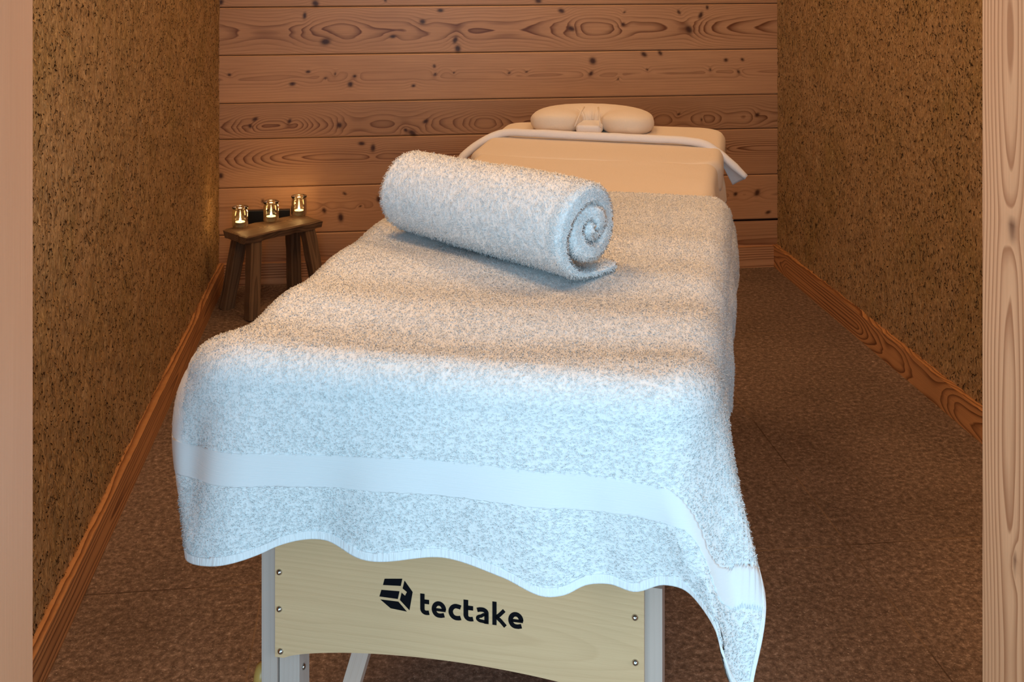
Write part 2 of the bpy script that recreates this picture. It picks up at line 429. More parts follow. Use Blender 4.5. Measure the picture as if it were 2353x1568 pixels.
# ---- doorway: two posts, lintel, front wall beside them
PL, PR = -.3588, .678
structure(board('trim_1', (PL - .14, PL, BF, BBK, 0, 2.10), 'z', M['postl'], seed=21, center=.2, dens=240, dA=.01, step=(.02, .004), face='hi'))
structure(board('trim_2', (PR, PR + .14, BF, BBK, 0, 2.10), 'z', M['post'], seed=27, center=.66, dens=165, d0=.003, dA=.04, freq=1.3, step=(.012, .003),
    knots=[(.98, 1.14, .008, 1.6), (.62, 1.135, .004, 1.5), (.36, 1.118, .007, 2.2)]))
structure(board('trim_3', (PL - .14, PR + .14, BF, BBK, 2.10, 2.24), 'x', M['post'], seed=29, step=(.05, .02)))
v1, f1 = grid_box(AL - .12, PL - .14, BF + .02, BBK, 0, ZC, 3); v2, f2 = grid_box(PR + .14, AR + .12, BF + .02, BBK, 0, ZC, 3)
v3, f3 = grid_box(PL - .14, PR + .14, BF + .02, BBK, 2.24, ZC, 3)
structure(mesh_obj('wall_front', np.concatenate([v1, v2, v3]), np.concatenate([f1, f2 + len(v1), f3 + len(v1) + len(v2)]), M['clay'], smooth=False,
    attrs={'straw': np.zeros(len(v1) + len(v2) + len(v3))}))

# ------------------------------------------------------------------ massage table (bed frame: p = right, q = away)
PHI = .2084; BO = (-.0757, 1.4444, 0)
def bed_empty(name, label, cat): return empty(name, BO, -PHI, label, cat)
tb = bed_empty('massage_table', 'folding massage table with beech legs and printed veneer end panel, under towels', 'massage table')

def rounded_slab(p0, p1, q0, q1, z0, z1, rc, re, n=14, m=8):
    """slab with rounded plan corners (rc) and rolled top and bottom edges (re)"""
    out = []
    cs = [(p1 - rc, q1 - rc, 0), (p0 + rc, q1 - rc, 90), (p0 + rc, q0 + rc, 180), (p1 - rc, q0 + rc, 270)]
    pl = []
    for cx_, cy_, a0 in cs:
        for k in range(n + 1):
            a = math.radians(a0 + 90 * k / n); pl.append((cx_, cy_, math.cos(a), math.sin(a)))
    pl = np.array(pl); nu = len(pl); V = []
    prof = [(-rc * .999, z0)] + [(-re + re * math.sin(t), z0 + re - re * math.cos(t)) for t in np.linspace(0, math.pi / 2, m)] + \
           [(-re + re * math.cos(t), z1 - re + re * math.sin(t)) for t in np.linspace(0, math.pi / 2, m)] + [(-rc * .999, z1)]
    for o_, z in prof:
        V.append(np.stack([pl[:, 0] + pl[:, 2] * (rc + o_), pl[:, 1] + pl[:, 3] * (rc + o_), np.full(nu, z)], 1))
    F = grid_faces(nu, len(prof), 0, True).tolist()
    F.append(list(range(nu))[::-1]); F.append(list(range(nu * (len(prof) - 1), nu * len(prof))))
    return np.concatenate(V), F
v, f = rounded_slab(-.305, .300, -.022, 1.82, .675, .742, .06, .022); mesh_obj('padded_top', v, f, M['vinyl'], tb)

def leg(p0, p1, inner, qa):
    L = []
    board_kw = dict(step=(.05, .01), dA=.01, dens=200)
    L.append(board('leg', (p0, p1, qa, qa + .042, .30 if False else .02, .4845), 'z', M['leg'], tb, seed=41, **board_kw))
    board('leg_top', (p0, p1, qa + .012 if qa < .5 else qa, qa + .042 if qa < .5 else qa + .03, .4845, .66), 'z', M['brace'], tb, seed=42, **board_kw)
    return L
leg(-.2665, -.2445, 1, 0); leg(.2465, .2685, -1, 0); leg(-.2665, -.2445, 1, 1.72); leg(.2465, .2685, -1, 1.72)
for s, pa, pb in ((-1, -.2425, -.214), (1, .216, .2445)):
    for qa in (.004, 1.726):
        board('leg_extension', (pa, pb, qa, qa + .034, 0, .42), 'z', M['leg'], tb, seed=43 + s, step=(.05, .01), dA=.01, dens=200)
        v, f = lathe([(0, 0), (.003, 0), (.0042, .0012), (.003, .0028), (0, .003)], 14)
        w = np.stack([v[:, 2] * 1.0, v[:, 0], v[:, 1]], 1)
        if s < 0: bo = mesh_obj('leg_screw', w + np.array([pb, qa + .012, .312]), f, M['chrome'], tb)
# upper side rails and end rails under the padding
for s in (-1, 1):
    board('side_rail', (s * .2555 - .011, s * .2555 + .011, .042, 1.72, .60, .675), 'y', M['leg'], tb, seed=51, step=(.1, .02))
# end panel with arched lower edge
def end_panel():
    ps = np.linspace(-.2437, .2467, 120)
    a = 1 - ((ps - .0015) / .232) ** 2
    lo = np.where(a > 0, .3365 + .0265 * np.clip(a, 0, 1) ** .72, .3365)
    zs = np.linspace(0, 1, 40); Pp, T = np.meshgrid(ps, zs)
    Z = lo[None, :] + (.66 - lo[None, :]) * T
    fr = np.stack([Pp, np.full_like(Pp, -.008), Z], -1).reshape(-1, 3); bk = fr + np.array([0, .0075, 0])
    n = len(ps); m_ = len(zs); F = [grid_faces(n, m_), grid_faces(n, m_, n * m_)[:, ::-1]]
    rim = list(range(n)) + [r * n + n - 1 for r in range(1, m_)] + [(m_ - 1) * n + c for c in range(n - 2, -1, -1)] + [r * n for r in range(m_ - 2, 0, -1)]
    rim = np.array(rim); nx = np.roll(rim, -1)
    F.append(np.stack([nx, rim, rim + n * m_, nx + n * m_], 1))
    v = np.concatenate([fr, bk]); x, y = v[:, 0], v[:, 2]
    ph = ring_field(x, y, v[:, 1] + .008, 77, .40, 150, .02, .03, 3.5)
    return mesh_obj('end_panel', v, np.concatenate(F), M['panel'], tb, smooth=False,
        attrs={'phase': ph, 'knot': x * 0, 'tint': x * 0, 'grain': np.stack([x, y, x * 0], 1)})
ep = end_panel()
for p, z in ((-.2375, .4502), (-.2375, .401), (-.2358, .345), (.2354, .4498), (.2359, .3938), (.2362, .345), (-.2375, .52), (.2354, .52)):
    v, f = lathe([(0, .0042), (.0018, .0038), (.0034, .0022), (.0041, .0006), (.0042, 0)], 20)
    mesh_obj('bolt', np.stack([v[:, 0] + p, -.008 - v[:, 2], v[:, 1] + z], 1), f[:, ::-1], M['chrome'], ep)

def panel_px(u, v, q=-.0084):
    d = np.array([(u - CX) / F_PX, 1.0]); epv = np.array([math.cos(PHI), -math.sin(PHI)]); eqv = np.array([math.sin(PHI), math.cos(PHI)])
    O = np.array(BO[:2]); t = (q + O @ eqv) / (d @ eqv); P = d * t - O
    return P @ epv, H - (v - YH) / F_PX * t
def flat(name, polys, mat, parent, y=-.0084):
    V = []; F = []
    for pl in polys:
        F.append(list(range(len(V), len(V) + len(pl)))); V += [(x, y, z) for x, z in pl]
    return mesh_obj(name, V, F, mat, parent, smooth=False)
cr = lambda pts: [panel_px(850 + x / 5.8825, 1300 + y / 5.8825) for x, y in pts]
flat('emblem', [cr([(198,180),(438,180),(418,278),(176,265)][::-1]), cr([(155,330),(400,350),(378,455),(128,420)][::-1]),
    cr([(140,460),(385,490),(500,625),(280,580)][::-1]),
    cr([(468,205),(578,360),(535,608),(500,360),(442,312)][::-1]), cr([(500,360),(535,608),(405,468),(428,368),(475,410)][::-1])], M['ink'], ep)

# lettering drawn with strokes; unit = x-height
def stroke(pts, w):
    P = np.array(pts, float); T = np.gradient(P, axis=0); T /= np.linalg.norm(T, axis=1)[:, None]
    Nn = np.stack([-T[:, 1], T[:, 0]], 1)
    a = P + Nn * w / 2; b = P - Nn * w / 2
    return [[tuple(a[i]), tuple(b[i]), tuple(b[i + 1]), tuple(a[i + 1])] for i in range(len(P) - 1)]
def arc(cx_, cy_, rx, ry, a0, a1, n=28):
    t = np.radians(np.linspace(a0, a1, n)); return np.stack([cx_ + rx * np.cos(t), cy_ + ry * np.sin(t)], 1)
W_ = .285; hw = W_ / 2
def L_t():
    k = np.concatenate([[(hw, 1.36), (hw, .9), (hw, .38)], arc(.38, .38, .38 - hw, .38 - hw, 180, 275, 12), [(.44, hw + .0), (.58, hw + .03)]])
    return stroke(k, W_) + stroke([(hw, 1 - hw), (.58, 1 - hw)], W_), .60
def L_e():
    return stroke(np.concatenate([[(.14, .475), (.5, .475), (.93 - .02, .475)]]), .19) + stroke(np.concatenate([arc(.47, .5, .47 - hw, .53 - hw, -2, 270, 44), [(.60, hw - .03), (.82, hw + .03)]]), W_), .94
def L_c():
    return stroke(np.concatenate([[(.78, .97 - hw), (.68, 1.0 - hw)], arc(.52, .5, .52 - hw, .53 - hw, 95, 268, 36), [(.66, hw - .02), (.78, hw + .02)]]), W_), .78
def L_a():
    return stroke(np.concatenate([[(.12, .97 - hw), (.30, 1.02 - hw)], arc(.46, .68, .42 - hw, .35 - hw, 95, 5, 18), [(.88 - hw - .0, .5), (.88 - hw, .2), (.88 - hw, .0)]]), W_) + \
        stroke(np.concatenate([[(.80, .57), (.55, .575)], arc(.42, .30, .42 - hw, .30 - hw, 100, 270, 24), [(.60, hw - .02), (.82, hw + .02)]]), .21), .88
def L_k():
    return stroke([(hw, 1.5), (hw, .7), (hw, 0)], W_) + stroke([(.20, .46), (.5, .70), (.80, 1.01)], .24) + stroke([(.24, .56), (.55, .32), (.88, -.01)], .25), .98
polys = []; sx = .0215
boxes = [(L_t, 680, 805, 660), (L_e, 835, 1030, 688), (L_c, 1062, 1228, 722), (L_t, 1265, 1400, 745), (L_a, 1425, 1605, 772), (L_k, 1655, 1852, 802), (L_e, 1870, 2075, 836)]
for fn, xa, xb, yb in boxes:
    st, w = fn()
    p0, z0 = panel_px(850 + xa / 5.8825, 1300 + yb / 5.8825); p1, _ = panel_px(850 + xb / 5.8825, 1300 + yb / 5.8825)
    kx = (p1 - p0) / w; hgt = .0199
    base = .0
    for q in st:
        pl = [(p0 + x * kx, z0 + y * hgt) for x, y in q]
        polys.append(pl)
# one shared baseline: keep the printed word level on the panel
zb = np.mean([panel_px(850 + (xa + xb) / 2 / 5.8825, 1300 + yb / 5.8825)[1] for _, xa, xb, yb in boxes])
flat('lettering', polys, M['ink'], ep, -.00843)

# side knob and diagonal brace
v, f = lathe([(0, 0), (.012, 0), (.0155, .003), (.0165, .009), (.0135, .016), (.006, .019), (0, .0195)], 24)
mesh_obj('knob', np.stack([-.2665 - v[:, 2], .022 + v[:, 0], .285 + v[:, 1] * 1.35], 1), f[:, ::-1], M['brass'], tb)
def bar(name, A, B, w, d, mat):
    A = np.array(A, float); B = np.array(B, float); t = (B - A); L = np.linalg.norm(t); t /= L
    side = np.array([1., 0, 0]) - t * t[0]; side /= np.linalg.norm(side); nn = np.cross(t, side)
    v, f = grid_box(-w / 2, w / 2, -d / 2, d / 2, 0, L, None, (w, d, .05))
    P = A + np.outer(v[:, 0], side) + np.outer(v[:, 1], nn) + np.outer(v[:, 2], t)
    ph = ring_field(v[:, 2], v[:, 0], v[:, 1], 5, 0, 200, .005, .01)
    return mesh_obj(name, P, f, mat, tb, smooth=False, attrs={'phase': ph, 'knot': ph * 0, 'tint': ph * 0, 'grain': np.stack([v[:, 2], v[:, 0], v[:, 1]], 1)})
bar('brace', (-.20, .07, .14), (-.125, .17, .44), .024, .016, M['brace'])
bar('brace', (.20, .07, .14), (.125, .17, .44), .024, .016, M['brace'])

# ------------------------------------------------------------------ terry pile: short fibres on a surface
def pile(V, F, mask, n, length, seed, width=.0005, lean=.9):
    """short bent blades scattered over quads F of V where mask(face) ; returns verts, quads, normals"""
    sd = np.random.default_rng(seed)
    A, B, Cc, D = (V[F[:, k]] for k in range(4))
    nrm = np.cross(Cc - A, D - B); ar = np.linalg.norm(nrm, axis=1) / 2; nrm /= (2 * ar[:, None] + 1e-12)
    pr = ar * mask; pr /= pr.sum()
    i = sd.choice(len(F), n, p=pr); s, t = sd.random((2, n))[:, :, None]
    P = (A[i] * (1 - s) + B[i] * s) * (1 - t) + (D[i] * (1 - s) + Cc[i] * s) * t
    nn = nrm[i]; r = sd.normal(size=(n, 3)); r -= (r * nn).sum(1)[:, None] * nn; r /= np.linalg.norm(r, axis=1)[:, None] + 1e-9
    L = length * sd.uniform(.6, 1.3, (n, 1)); le = lean * sd.random((n, 1))
    d1 = nn + r * le * .5; d1 /= np.linalg.norm(d1, axis=1)[:, None]
    d2 = nn * .35 + r * le * 1.6; d2[:, 2] -= .25; d2 /= np.linalg.norm(d2, axis=1)[:, None] + 1e-9
    w = np.cross(d1, sd.normal(size=(n, 3))); w /= np.linalg.norm(w, axis=1)[:, None] + 1e-9; w *= width * sd.uniform(.7, 1.4, (n, 1))
    p0 = P - nn * .0004; p1 = p0 + d1 * L * .55; p2 = p1 + d2 * L * .5
    d0 = p2 - p0; x2 = np.cross(w, d0); x2 /= np.linalg.norm(x2, axis=1)[:, None] + 1e-9; x2 *= np.linalg.norm(w, axis=1)[:, None]
    ring = lambda p, k: [p + w * k, p - w * .5 * k + x2 * .87 * k, p - w * .5 * k - x2 * .87 * k]
    VV = np.stack(ring(p0, 1) + ring(p1, 1.15) + ring(p2, .5), 1)
    cN = np.stack([w, -w * .5 + x2 * .87, -w * .5 - x2 * .87] * 3, 1); cN /= np.linalg.norm(cN, axis=2, keepdims=True) + 1e-9
    b = np.arange(n) * 9; Q = []
    for o_ in (0, 3):
        for k in range(3):
            a_, c_ = o_ + k, o_ + (k + 1) % 3
            Q.append(np.stack([b + a_, b + c_, b + c_ + 3, b + a_ + 3], 1))
    Q = np.concatenate(Q)
    # outward winding
    f0 = VV.reshape(-1, 3)[Q[:1]][0]; 
    if np.dot(np.cross(f0[2] - f0[0], f0[3] - f0[1]), (cN.reshape(-1, 3)[Q[0, 0]] + cN.reshape(-1, 3)[Q[0, 1]])) < 0: Q = Q[:, ::-1]
    tn = nn[:, None, :] * 1.0 + cN * .3; tn /= np.linalg.norm(tn, axis=2, keepdims=True)
    return VV.reshape(-1, 3), Q, tn.reshape(-1, 3)

def vert_normals(V, F):
    nrm = np.cross(V[F[:, 2]] - V[F[:, 0]], V[F[:, 3]] - V[F[:, 1]]); out = np.zeros_like(V)
    for k in range(4): np.add.at(out, F[:, k], nrm)
    return out / (np.linalg.norm(out, axis=1)[:, None] + 1e-12)

# ------------------------------------------------------------------ big bath towel draped over the foot of the table
ZT = .752
ctl = [  # E(p,q)  normal(p,q)  hem(p,q,z)  R
 (-.295,.97, -1,0, -.338,.97,.70), (-.295,.5, -1,0, -.345,.5,.685), (-.295,.14, -1,0, -.352,.14,.65), (-.29,.05, -1,-.1, -.362,.03,.56),
 (-.28,.012, -.85,-.5, -.352,-.04,.497), (-.258,-.008, -.45,-.9, -.335,-.075,.492), (-.225,-.012, -.1,-1, -.292,-.088,.497), (-.19,-.012, 0,-1, -.233,-.080,.514),
 (-.17,-.012, 0,-1, -.209,-.076,.525), (-.12,-.012, 0,-1, -.151,-.068,.534), (-.08,-.012, 0,-1, -.10,-.080,.523), (0,-.012, 0,-1, .013,-.074,.535),
 (.065,-.012, 0,-1, .084,-.082,.525), (.115,-.012, 0,-1, .143,-.09,.513), (.13,-.012, 0,-1, .159,-.088,.516), (.155,-.012, 0,-1, .185,-.078,.526),
 (.18,-.012, 0,-1, .2115,-.074,.528), (.205,-.012, 0,-1, .2425,-.08,.5255), (.235,-.012, 0,-1, .278,-.084,.540), (.25,-.012, .05,-1, .299,-.09,.541),
 (.262,-.011, .15,-1, .319,-.104,.531), (.272,-.008, .3,-.95, .339,-.118,.512), (.280,-.003, .45,-.9, .3475,-.128,.486), (.286,.003, .6,-.8, .362,-.127,.454),
 (.289,.008, .7,-.7, .372,-.122,.446), (.291,.014, .8,-.6, .380,-.108,.470), (.293,.022, .9,-.45, .390,-.075,.520), (.294,.032, 1,-.2, .372,-.02,.56),
 (.295,.05, 1,0, .345,.03,.59), (.295,.12, 1,0, .339,.12,.60), (.295,.3, 1,0, .346,.3,.60), (.295,.5, 1,0, .342,.5,.61), (.295,.75, 1,0, .35,.75,.62), (.295,.97, 1,0, .352,.97,.64)]
ctl = np.array(ctl)
def smooth_resample(T, key, n):
    """Catmull-Rom-like (monotone-ish cubic) resampling of table rows along cumulative key length"""
    d = np.concatenate([[0], np.cumsum(np.linalg.norm(np.diff(key, axis=0), axis=1))])
    x = np.linspace(0, d[-1], n); out = np.zeros((n, T.shape[1]))
    sl = np.diff(T, axis=0) / np.diff(d)[:, None]
    h_ = np.diff(d)[:, None]
    mt = np.zeros_like(T); mt[1:-1] = (sl[:-1] * h_[1:] + sl[1:] * h_[:-1]) / (h_[1:] + h_[:-1]); mt[0] = sl[0]; mt[-1] = sl[-1]
    i = np.clip(np.searchsorted(d, x, 'right') - 1, 0, len(d) - 2); hh = (d[i + 1] - d[i])[:, None]; t = ((x - d[i])[:, None]) / hh
    return T[i] * (2*t**3 - 3*t**2 + 1) + mt[i] * hh * (t**3 - 2*t**2 + t) + T[i + 1] * (-2*t**3 + 3*t**2) + mt[i + 1] * hh * (t**3 - t**2)
K = 560
tab = smooth_resample(ctl, ctl[:, [4, 5, 6]] * np.array([1, 1, .7]), K)
E2 = tab[:, 0:2]; nv = tab[:, 2:4] / np.linalg.norm(tab[:, 2:4], axis=1)[:, None]; Hm = tab[:, 4:7]

def top_z(p, q):
    """gentle undulation of the cloth lying on the padding"""
    amp = np.clip(1.1 - q / .8, .15, 1)
    z = ZT + amp * (.0058 * np.sin(q * 30 + 1.78 + 1.2 * fbm(p * 2.2, q * 2, 4, 2) - p * .8) + .003 * fbm(p * 5, q * 9, 9, 3))
    return z
R0 = .045
rows = []; zone = []
# top: from the centre line to the edge
NT = 130
cq = np.clip(E2[:, 1], .36, .97); S0 = np.stack([np.clip(E2[:, 0], -.001, .001) * 0, cq], 1)
for j in range(NT):
    s = 1 - (1 - j / NT) ** 1.35
    P = S0 + (E2 - S0) * s
    rows.append(np.stack([P[:, 0], P[:, 1], top_z(P[:, 0], P[:, 1])], 1)); zone.append(0)
zE = top_z(E2[:, 0], E2[:, 1])
NA = 26
for j in range(NA):
    a = j / NA * math.pi / 2
    P = E2 + nv * (R0 * math.sin(a))
    rows.append(np.stack([P[:, 0], P[:, 1], zE - R0 * 1.05 * (1 - math.cos(a))], 1)); zone.append(0)
NH = 130
P0 = np.concatenate([E2 + nv * R0, (zE - R0 * 1.05)[:, None]], 1)
drop = P0[:, 2] - Hm[:, 2]
T0 = np.stack([nv[:, 0] * .05, nv[:, 1] * .05, -1.1 * drop], 1)
T1 = np.stack([(Hm[:, 0] - P0[:, 0]) * 1.0, (Hm[:, 1] - P0[:, 1]) * .7, -.95 * drop], 1)
for j in range(NH + 1):
    t = j / NH
    P = P0 * (2*t**3 - 3*t**2 + 1) + T0 * (t**3 - 2*t**2 + t) + Hm * (-2*t**3 + 3*t**2) + T1 * (t**3 - t**2)
    rows.append(P)
G = np.stack(rows)                                   # rows x K x 3
nr = len(G); hang0 = NT + NA
# front folds: shallow vertical waves growing towards the hem
kk = np.arange(K); pk = G[hang0, :, 0]
fw = .010 * fbm(pk * 9, pk * 0 + 3.3, 21, 2) * np.clip(1 - np.abs(pk + .02) / .34, 0, 1) ** .3
front = np.clip((-nv[:, 1] - .3) / .5, 0, 1)
side = np.clip((np.abs(nv[:, 0]) - .7) / .3, 0, 1)
sw = .007 * np.sin(E2[:, 1] * 24 + 1.0) + .006 * fbm(E2[:, 1] * 9, E2[:, 1] * 0 + 8, 33, 2)
for j in range(hang0, nr):
    t = (j - hang0) / NH
    g = t ** .8 * (1 - .35 * t)
    G[j, :, 0] += nv[:, 0] * sw * side * g; G[j, :, 1] += nv[:, 1] * fw * front * g * 1.3
    # dimple near the left of the front and valley inside the right corner fold
    G[j, :, 1] += .016 * np.exp(-((pk + .272) / .022) ** 2) * math.sin(math.pi * min(1, t * 1.15)) * front
    G[j, :, 1] += .006 * np.exp(-((G[j, :, 0] - .318) / .016) ** 2) * t ** .7 * np.clip(1 - side, 0, 1)
lcn = np.exp(-((kk - np.argmin(np.abs(np.arctan2(nv[:, 0], -nv[:, 1]) + .9))) / 26.0) ** 2)
for j in range(NT, nr):
    t = (j - NT) / (NA + NH)
    G[j, :, 0] -= .058 * lcn * math.sin(math.pi * min(1, t ** .6))
# pulled creases on the outside of the corner fold
cf = np.exp(-((kk - np.argmin(Hm[:, 2]) - 16) / 10.0) ** 2)
for j in range(hang0, nr):
    t = (j - hang0) / NH
    ph_ = t * 60 + (kk - np.argmin(Hm[:, 2])) * .9
    G[j, :, 0] += .0016 * np.sin(ph_) * cf * np.clip((t - .45) / .15, 0, 1) * np.clip((.9 - t) / .1, 0, 1)
V = G.reshape(-1, 3).copy(); Fq = grid_faces(K, nr)
nr_v = vert_normals(V, Fq)
if nr_v[:K * 20, 2].mean() < 0: Fq = Fq[:, ::-1]; nr_v = -nr_v
nz = .0011 * fbm(V[:, 0] * 260 + V[:, 2] * 170, V[:, 1] * 260 + V[:, 2] * 200, 41, 2)
# zones measured as distance above the hem along the cloth
seg = np.linalg.norm(np.diff(G, axis=0), axis=2); dist = np.zeros((nr, K)); dist[:-1] = np.cumsum(seg[::-1], axis=0)[::-1]
onfront = (np.clip((E2[:, 1] < .06), 0, 1))[None, :] * np.ones((nr, 1)) > 0
Bo, Bi = .126, .086
tip = int(np.argmin(Hm[:, 2])); lft = int(np.argmin(np.abs(np.arctan2(nv[:, 0], -nv[:, 1]) + .95)))
hz = Hm[:, 2].copy(); hz_in = hz.copy(); hz_in[:lft] = hz[lft]; ke = int(np.argmin(np.abs(Hm[:tip, 0] - .262))); hz_in[ke:] = .532
gk = np.exp(-(np.arange(-130, 131) / 55.0) ** 2); gk /= gk.sum()
hzs = np.convolve(np.pad(hz_in, 130, mode='edge'), gk, 'valid')
shift = np.clip(hz - hzs, -.09, .2) * np.clip((tip - 5 - np.arange(K)) / 13.0, 0, 1)
arc_h = np.concatenate([[0], np.cumsum(np.linalg.norm(np.diff(Hm, axis=0), axis=1))]); arc_h = np.clip(arc_h - arc_h[tip], 0, None)
distb = dist * (1 - .35 * np.clip((np.arange(K) - tip) / 25.0, 0, 1))[None, :] + shift[None, :] + arc_h[None, :]
bandm = (distb > Bi) & (distb < Bo) & onfront; hemm = (dist < .010) & onfront
sunk = (bandm | hemm).ravel()
Vb = V + nr_v * np.where(sunk, -.001, nz)[:, None]
fr = Fq[:, 0] // K
fm = ~(bandm.ravel()[Fq].any(1) | hemm.ravel()[Fq].any(1))
# cloth thickness: inner skin + rim
TK = .0045
Vi = V - nr_v * TK
rim = np.concatenate([np.arange(K), np.arange(1, nr) * K + K - 1, (nr - 1) * K + np.arange(K - 2, -1, -1), np.arange(nr - 2, 0, -1) * K])
nx = np.roll(rim, -1); nV = len(V)
rq = np.stack([rim, nx, nx + nV, rim + nV], 1)
fib_area = fm & (V[Fq].mean(1)[:, 0] > -.36)
pv, pq, pn = pile(Vb, Fq, fib_area.astype(float), 170000, .0034, 5, .00042, .9)
vis_n = np.concatenate([nr_v, -nr_v, pn])
VT = np.concatenate([Vb, Vi, pv]); FT = np.concatenate([Fq, Fq[:, ::-1] + nV, rq, pq + 2 * nV])
tw = empty('bath_towel', BO, -PHI, 'large white terry towel draped over the foot end of the massage table', 'towel')
mesh_obj('terry_cloth', VT, FT, M['terry'], tw, True, normals=vis_n)
def strip(name, msk, mat, lift):
    fs = Fq[msk.ravel()[Fq].all(1)]; used = np.unique(fs); mp = np.full(nV, -1); mp[used] = np.arange(len(used))
    ff = mp[fs]; va = V[used] + nr_v[used] * lift; vb = V[used] - nr_v[used] * .002
    # closed thin strip
    e = np.concatenate([ff[:, [0, 1]], ff[:, [1, 2]], ff[:, [2, 3]], ff[:, [3, 0]]]); key = {}
    for a, b in e.tolist():
        if (b, a) in key: del key[(b, a)]
        else: key[(a, b)] = 1
    be = np.array(list(key.keys())); n = len(used)
    side_ = np.stack([be[:, 1], be[:, 0], be[:, 0] + n, be[:, 1] + n], 1)
    return mesh_obj(name, np.concatenate([va, vb]), np.concatenate([ff, ff[:, ::-1] + n, side_]), mat, tw)
o = strip('woven_band', (distb > Bi - .002) & (distb < Bo + .002) & onfront, M['woven'], .0007); o['label'] = 'smooth woven border band'
o = strip('hem', (dist < .011) & onfront, M['hem'], .0016); o['label'] = 'stitched hem'

# ------------------------------------------------------------------ cream sheet, rolled edge and fitted cover at the head
def drape(q0, q1, nq, zt, pe, hang_l, hang_r, seed, amp):
    """cloth lying across the table and hanging down both sides"""
    prof = [(-pe - .012 - .01, zt - hang_l), (-pe - .012, zt - .04)]
    R = .03; pts = []
    for t in np.linspace(0, 1, 24): pts.append((-pe - R - .006 * (1 - t), zt - R - (hang_l - R) * (1 - t)))
    for a in np.linspace(0, math.pi / 2, 12)[1:]: pts.append((-pe - R * math.cos(a), zt - R + R * math.sin(a)))
    for t in np.linspace(0, 1, 70)[1:]: pts.append((-pe + 2 * pe * t, zt))
    for a in np.linspace(0, math.pi / 2, 12)[1:]: pts.append((pe + R * math.sin(a), zt - R + R * math.cos(a)))
    for t in np.linspace(0, 1, 24)[1:]: pts.append((pe + R + .012 * t, zt - R - (hang_r - R) * t))
    pts = np.array(pts); Q = np.linspace(q0, q1, nq); n = len(pts)
    P = np.stack([np.broadcast_to(pts[None, :, 0], (nq, n)), np.broadcast_to(Q[:, None], (nq, n)), np.broadcast_to(pts[None, :, 1], (nq, n))], -1).copy()
    hangw = np.clip((zt - P[..., 2]) / .1, 0, 1)
    P[..., 2] += amp * fbm(P[..., 0] * 8, P[..., 1] * 8, seed, 3) * (1 - hangw)
    P[..., 0] += np.sign(P[..., 0]) * hangw * .012 * fbm(P[..., 1] * 12, P[..., 2] * 3, seed + 4, 2)
    return P.reshape(-1, 3), grid_faces(n, nq)
sh = empty('sheet', BO, -PHI, 'cream terry sheet across the head half of the massage table with rolled edge', 'sheet')
v, f = drape(.90, 1.56, 90, .7465, .272, .13, .14, 61, .003)
o = mesh_obj('sheet_cloth', v, f[:, ::-1] if vert_normals(v, f)[:, 2].mean() < 0 else f, M['cream'], sh)
m = o.modifiers.new('solid', 'SOLIDIFY'); m.thickness = .004; m.offset = -1
path = np.array([(-.385, 1.475, .690), (-.365, 1.505, .712), (-.33, 1.54, .738), (-.285, 1.565, .757), (-.2, 1.562, .762), (-.1, 1.555, .762), (0, 1.55, .762), (.13, 1.545, .762), (.22, 1.538, .761), (.265, 1.53, .755),
   (.30, 1.524, .735), (.33, 1.52, .711), (.352, 1.518, .692), (.368, 1.516, .678)])
pp = smooth_resample(path, path, 90)
rad = .0125 + .0012 * fbm(np.arange(90) * .2, np.zeros(90), 3, 2); rad[:4] *= np.linspace(.5, 1, 4); rad[-5:] *= np.linspace(1, .65, 5)
v, f = tube(pp, rad, 16, .85); o = mesh_obj('rolled_edge', v, f, M['cream2'], sh); o['label'] = 'rolled paler edge'
# small turned-out corner hanging under the roll at the right
a = np.array([.300, 1.52, .722]); b_ = np.array([.366, 1.512, .674]); c_ = np.array([.334, 1.545, .650])
tri = []; n = 14
for i in range(n + 1):
    for j in range(n + 1):
        s, t = i / n, j / n
        tri.append(a * (1 - s) + (b_ * (1 - t) + c_ * t) * s + np.array([0, .006 * math.sin(3.1 * t) * s, 0]))
o = mesh_obj('folded_corner', tri, grid_faces(n + 1, n + 1), M['cream2'], sh); mm = o.modifiers.new('s', 'SOLIDIFY'); mm.thickness = .004

v, f = rounded_slab(-.322, .312, 1.30, 1.845, .66, .7485, .085, .026, 16, 10)
v[:, 2] += np.where(v[:, 2] > .74, .003 * fbm(v[:, 0] * 9, v[:, 1] * 9, 71, 2), 0)
tag(mesh_obj('fitted_cover', v, f, M['cream']), 'cream fitted terry cover over the head end of the massage table', 'table cover')
bpy.data.objects['fitted_cover'].location = BO; bpy.data.objects['fitted_cover'].rotation_euler = (0, 0, -PHI)

# horseshoe face cushion
fc = empty('face_cushion', (0, 0, 0), 0, 'horseshoe face cushion in cream terry on the head end of the table', 'cushion')
fc.location = (BO[0] + math.cos(PHI) * -.057 + math.sin(PHI) * 1.62, BO[1] - math.sin(PHI) * -.057 + math.cos(PHI) * 1.62, .7485); fc.rotation_euler = (0, 0, -PHI)
pa = [(-.098, .03, 0), (-.100, .06, 0), (-.100, .10, 0)]
pa += [(-.100 * math.cos(t), .115 + .085 * math.sin(t), 0) for t in np.linspace(.15, math.pi - .15, 14)]
pa += [(.100, .10, 0), (.100, .06, 0), (.098, .03, 0)]
pa = np.array(pa); pa = smooth_resample(pa, pa, 110)
n = 40; ang = np.linspace(0, 2 * np.pi, n, endpoint=False); T = np.gradient(pa, axis=0); T /= np.linalg.norm(T, axis=1)[:, None]
Vv = []; tt = np.linspace(0, 1, 110)
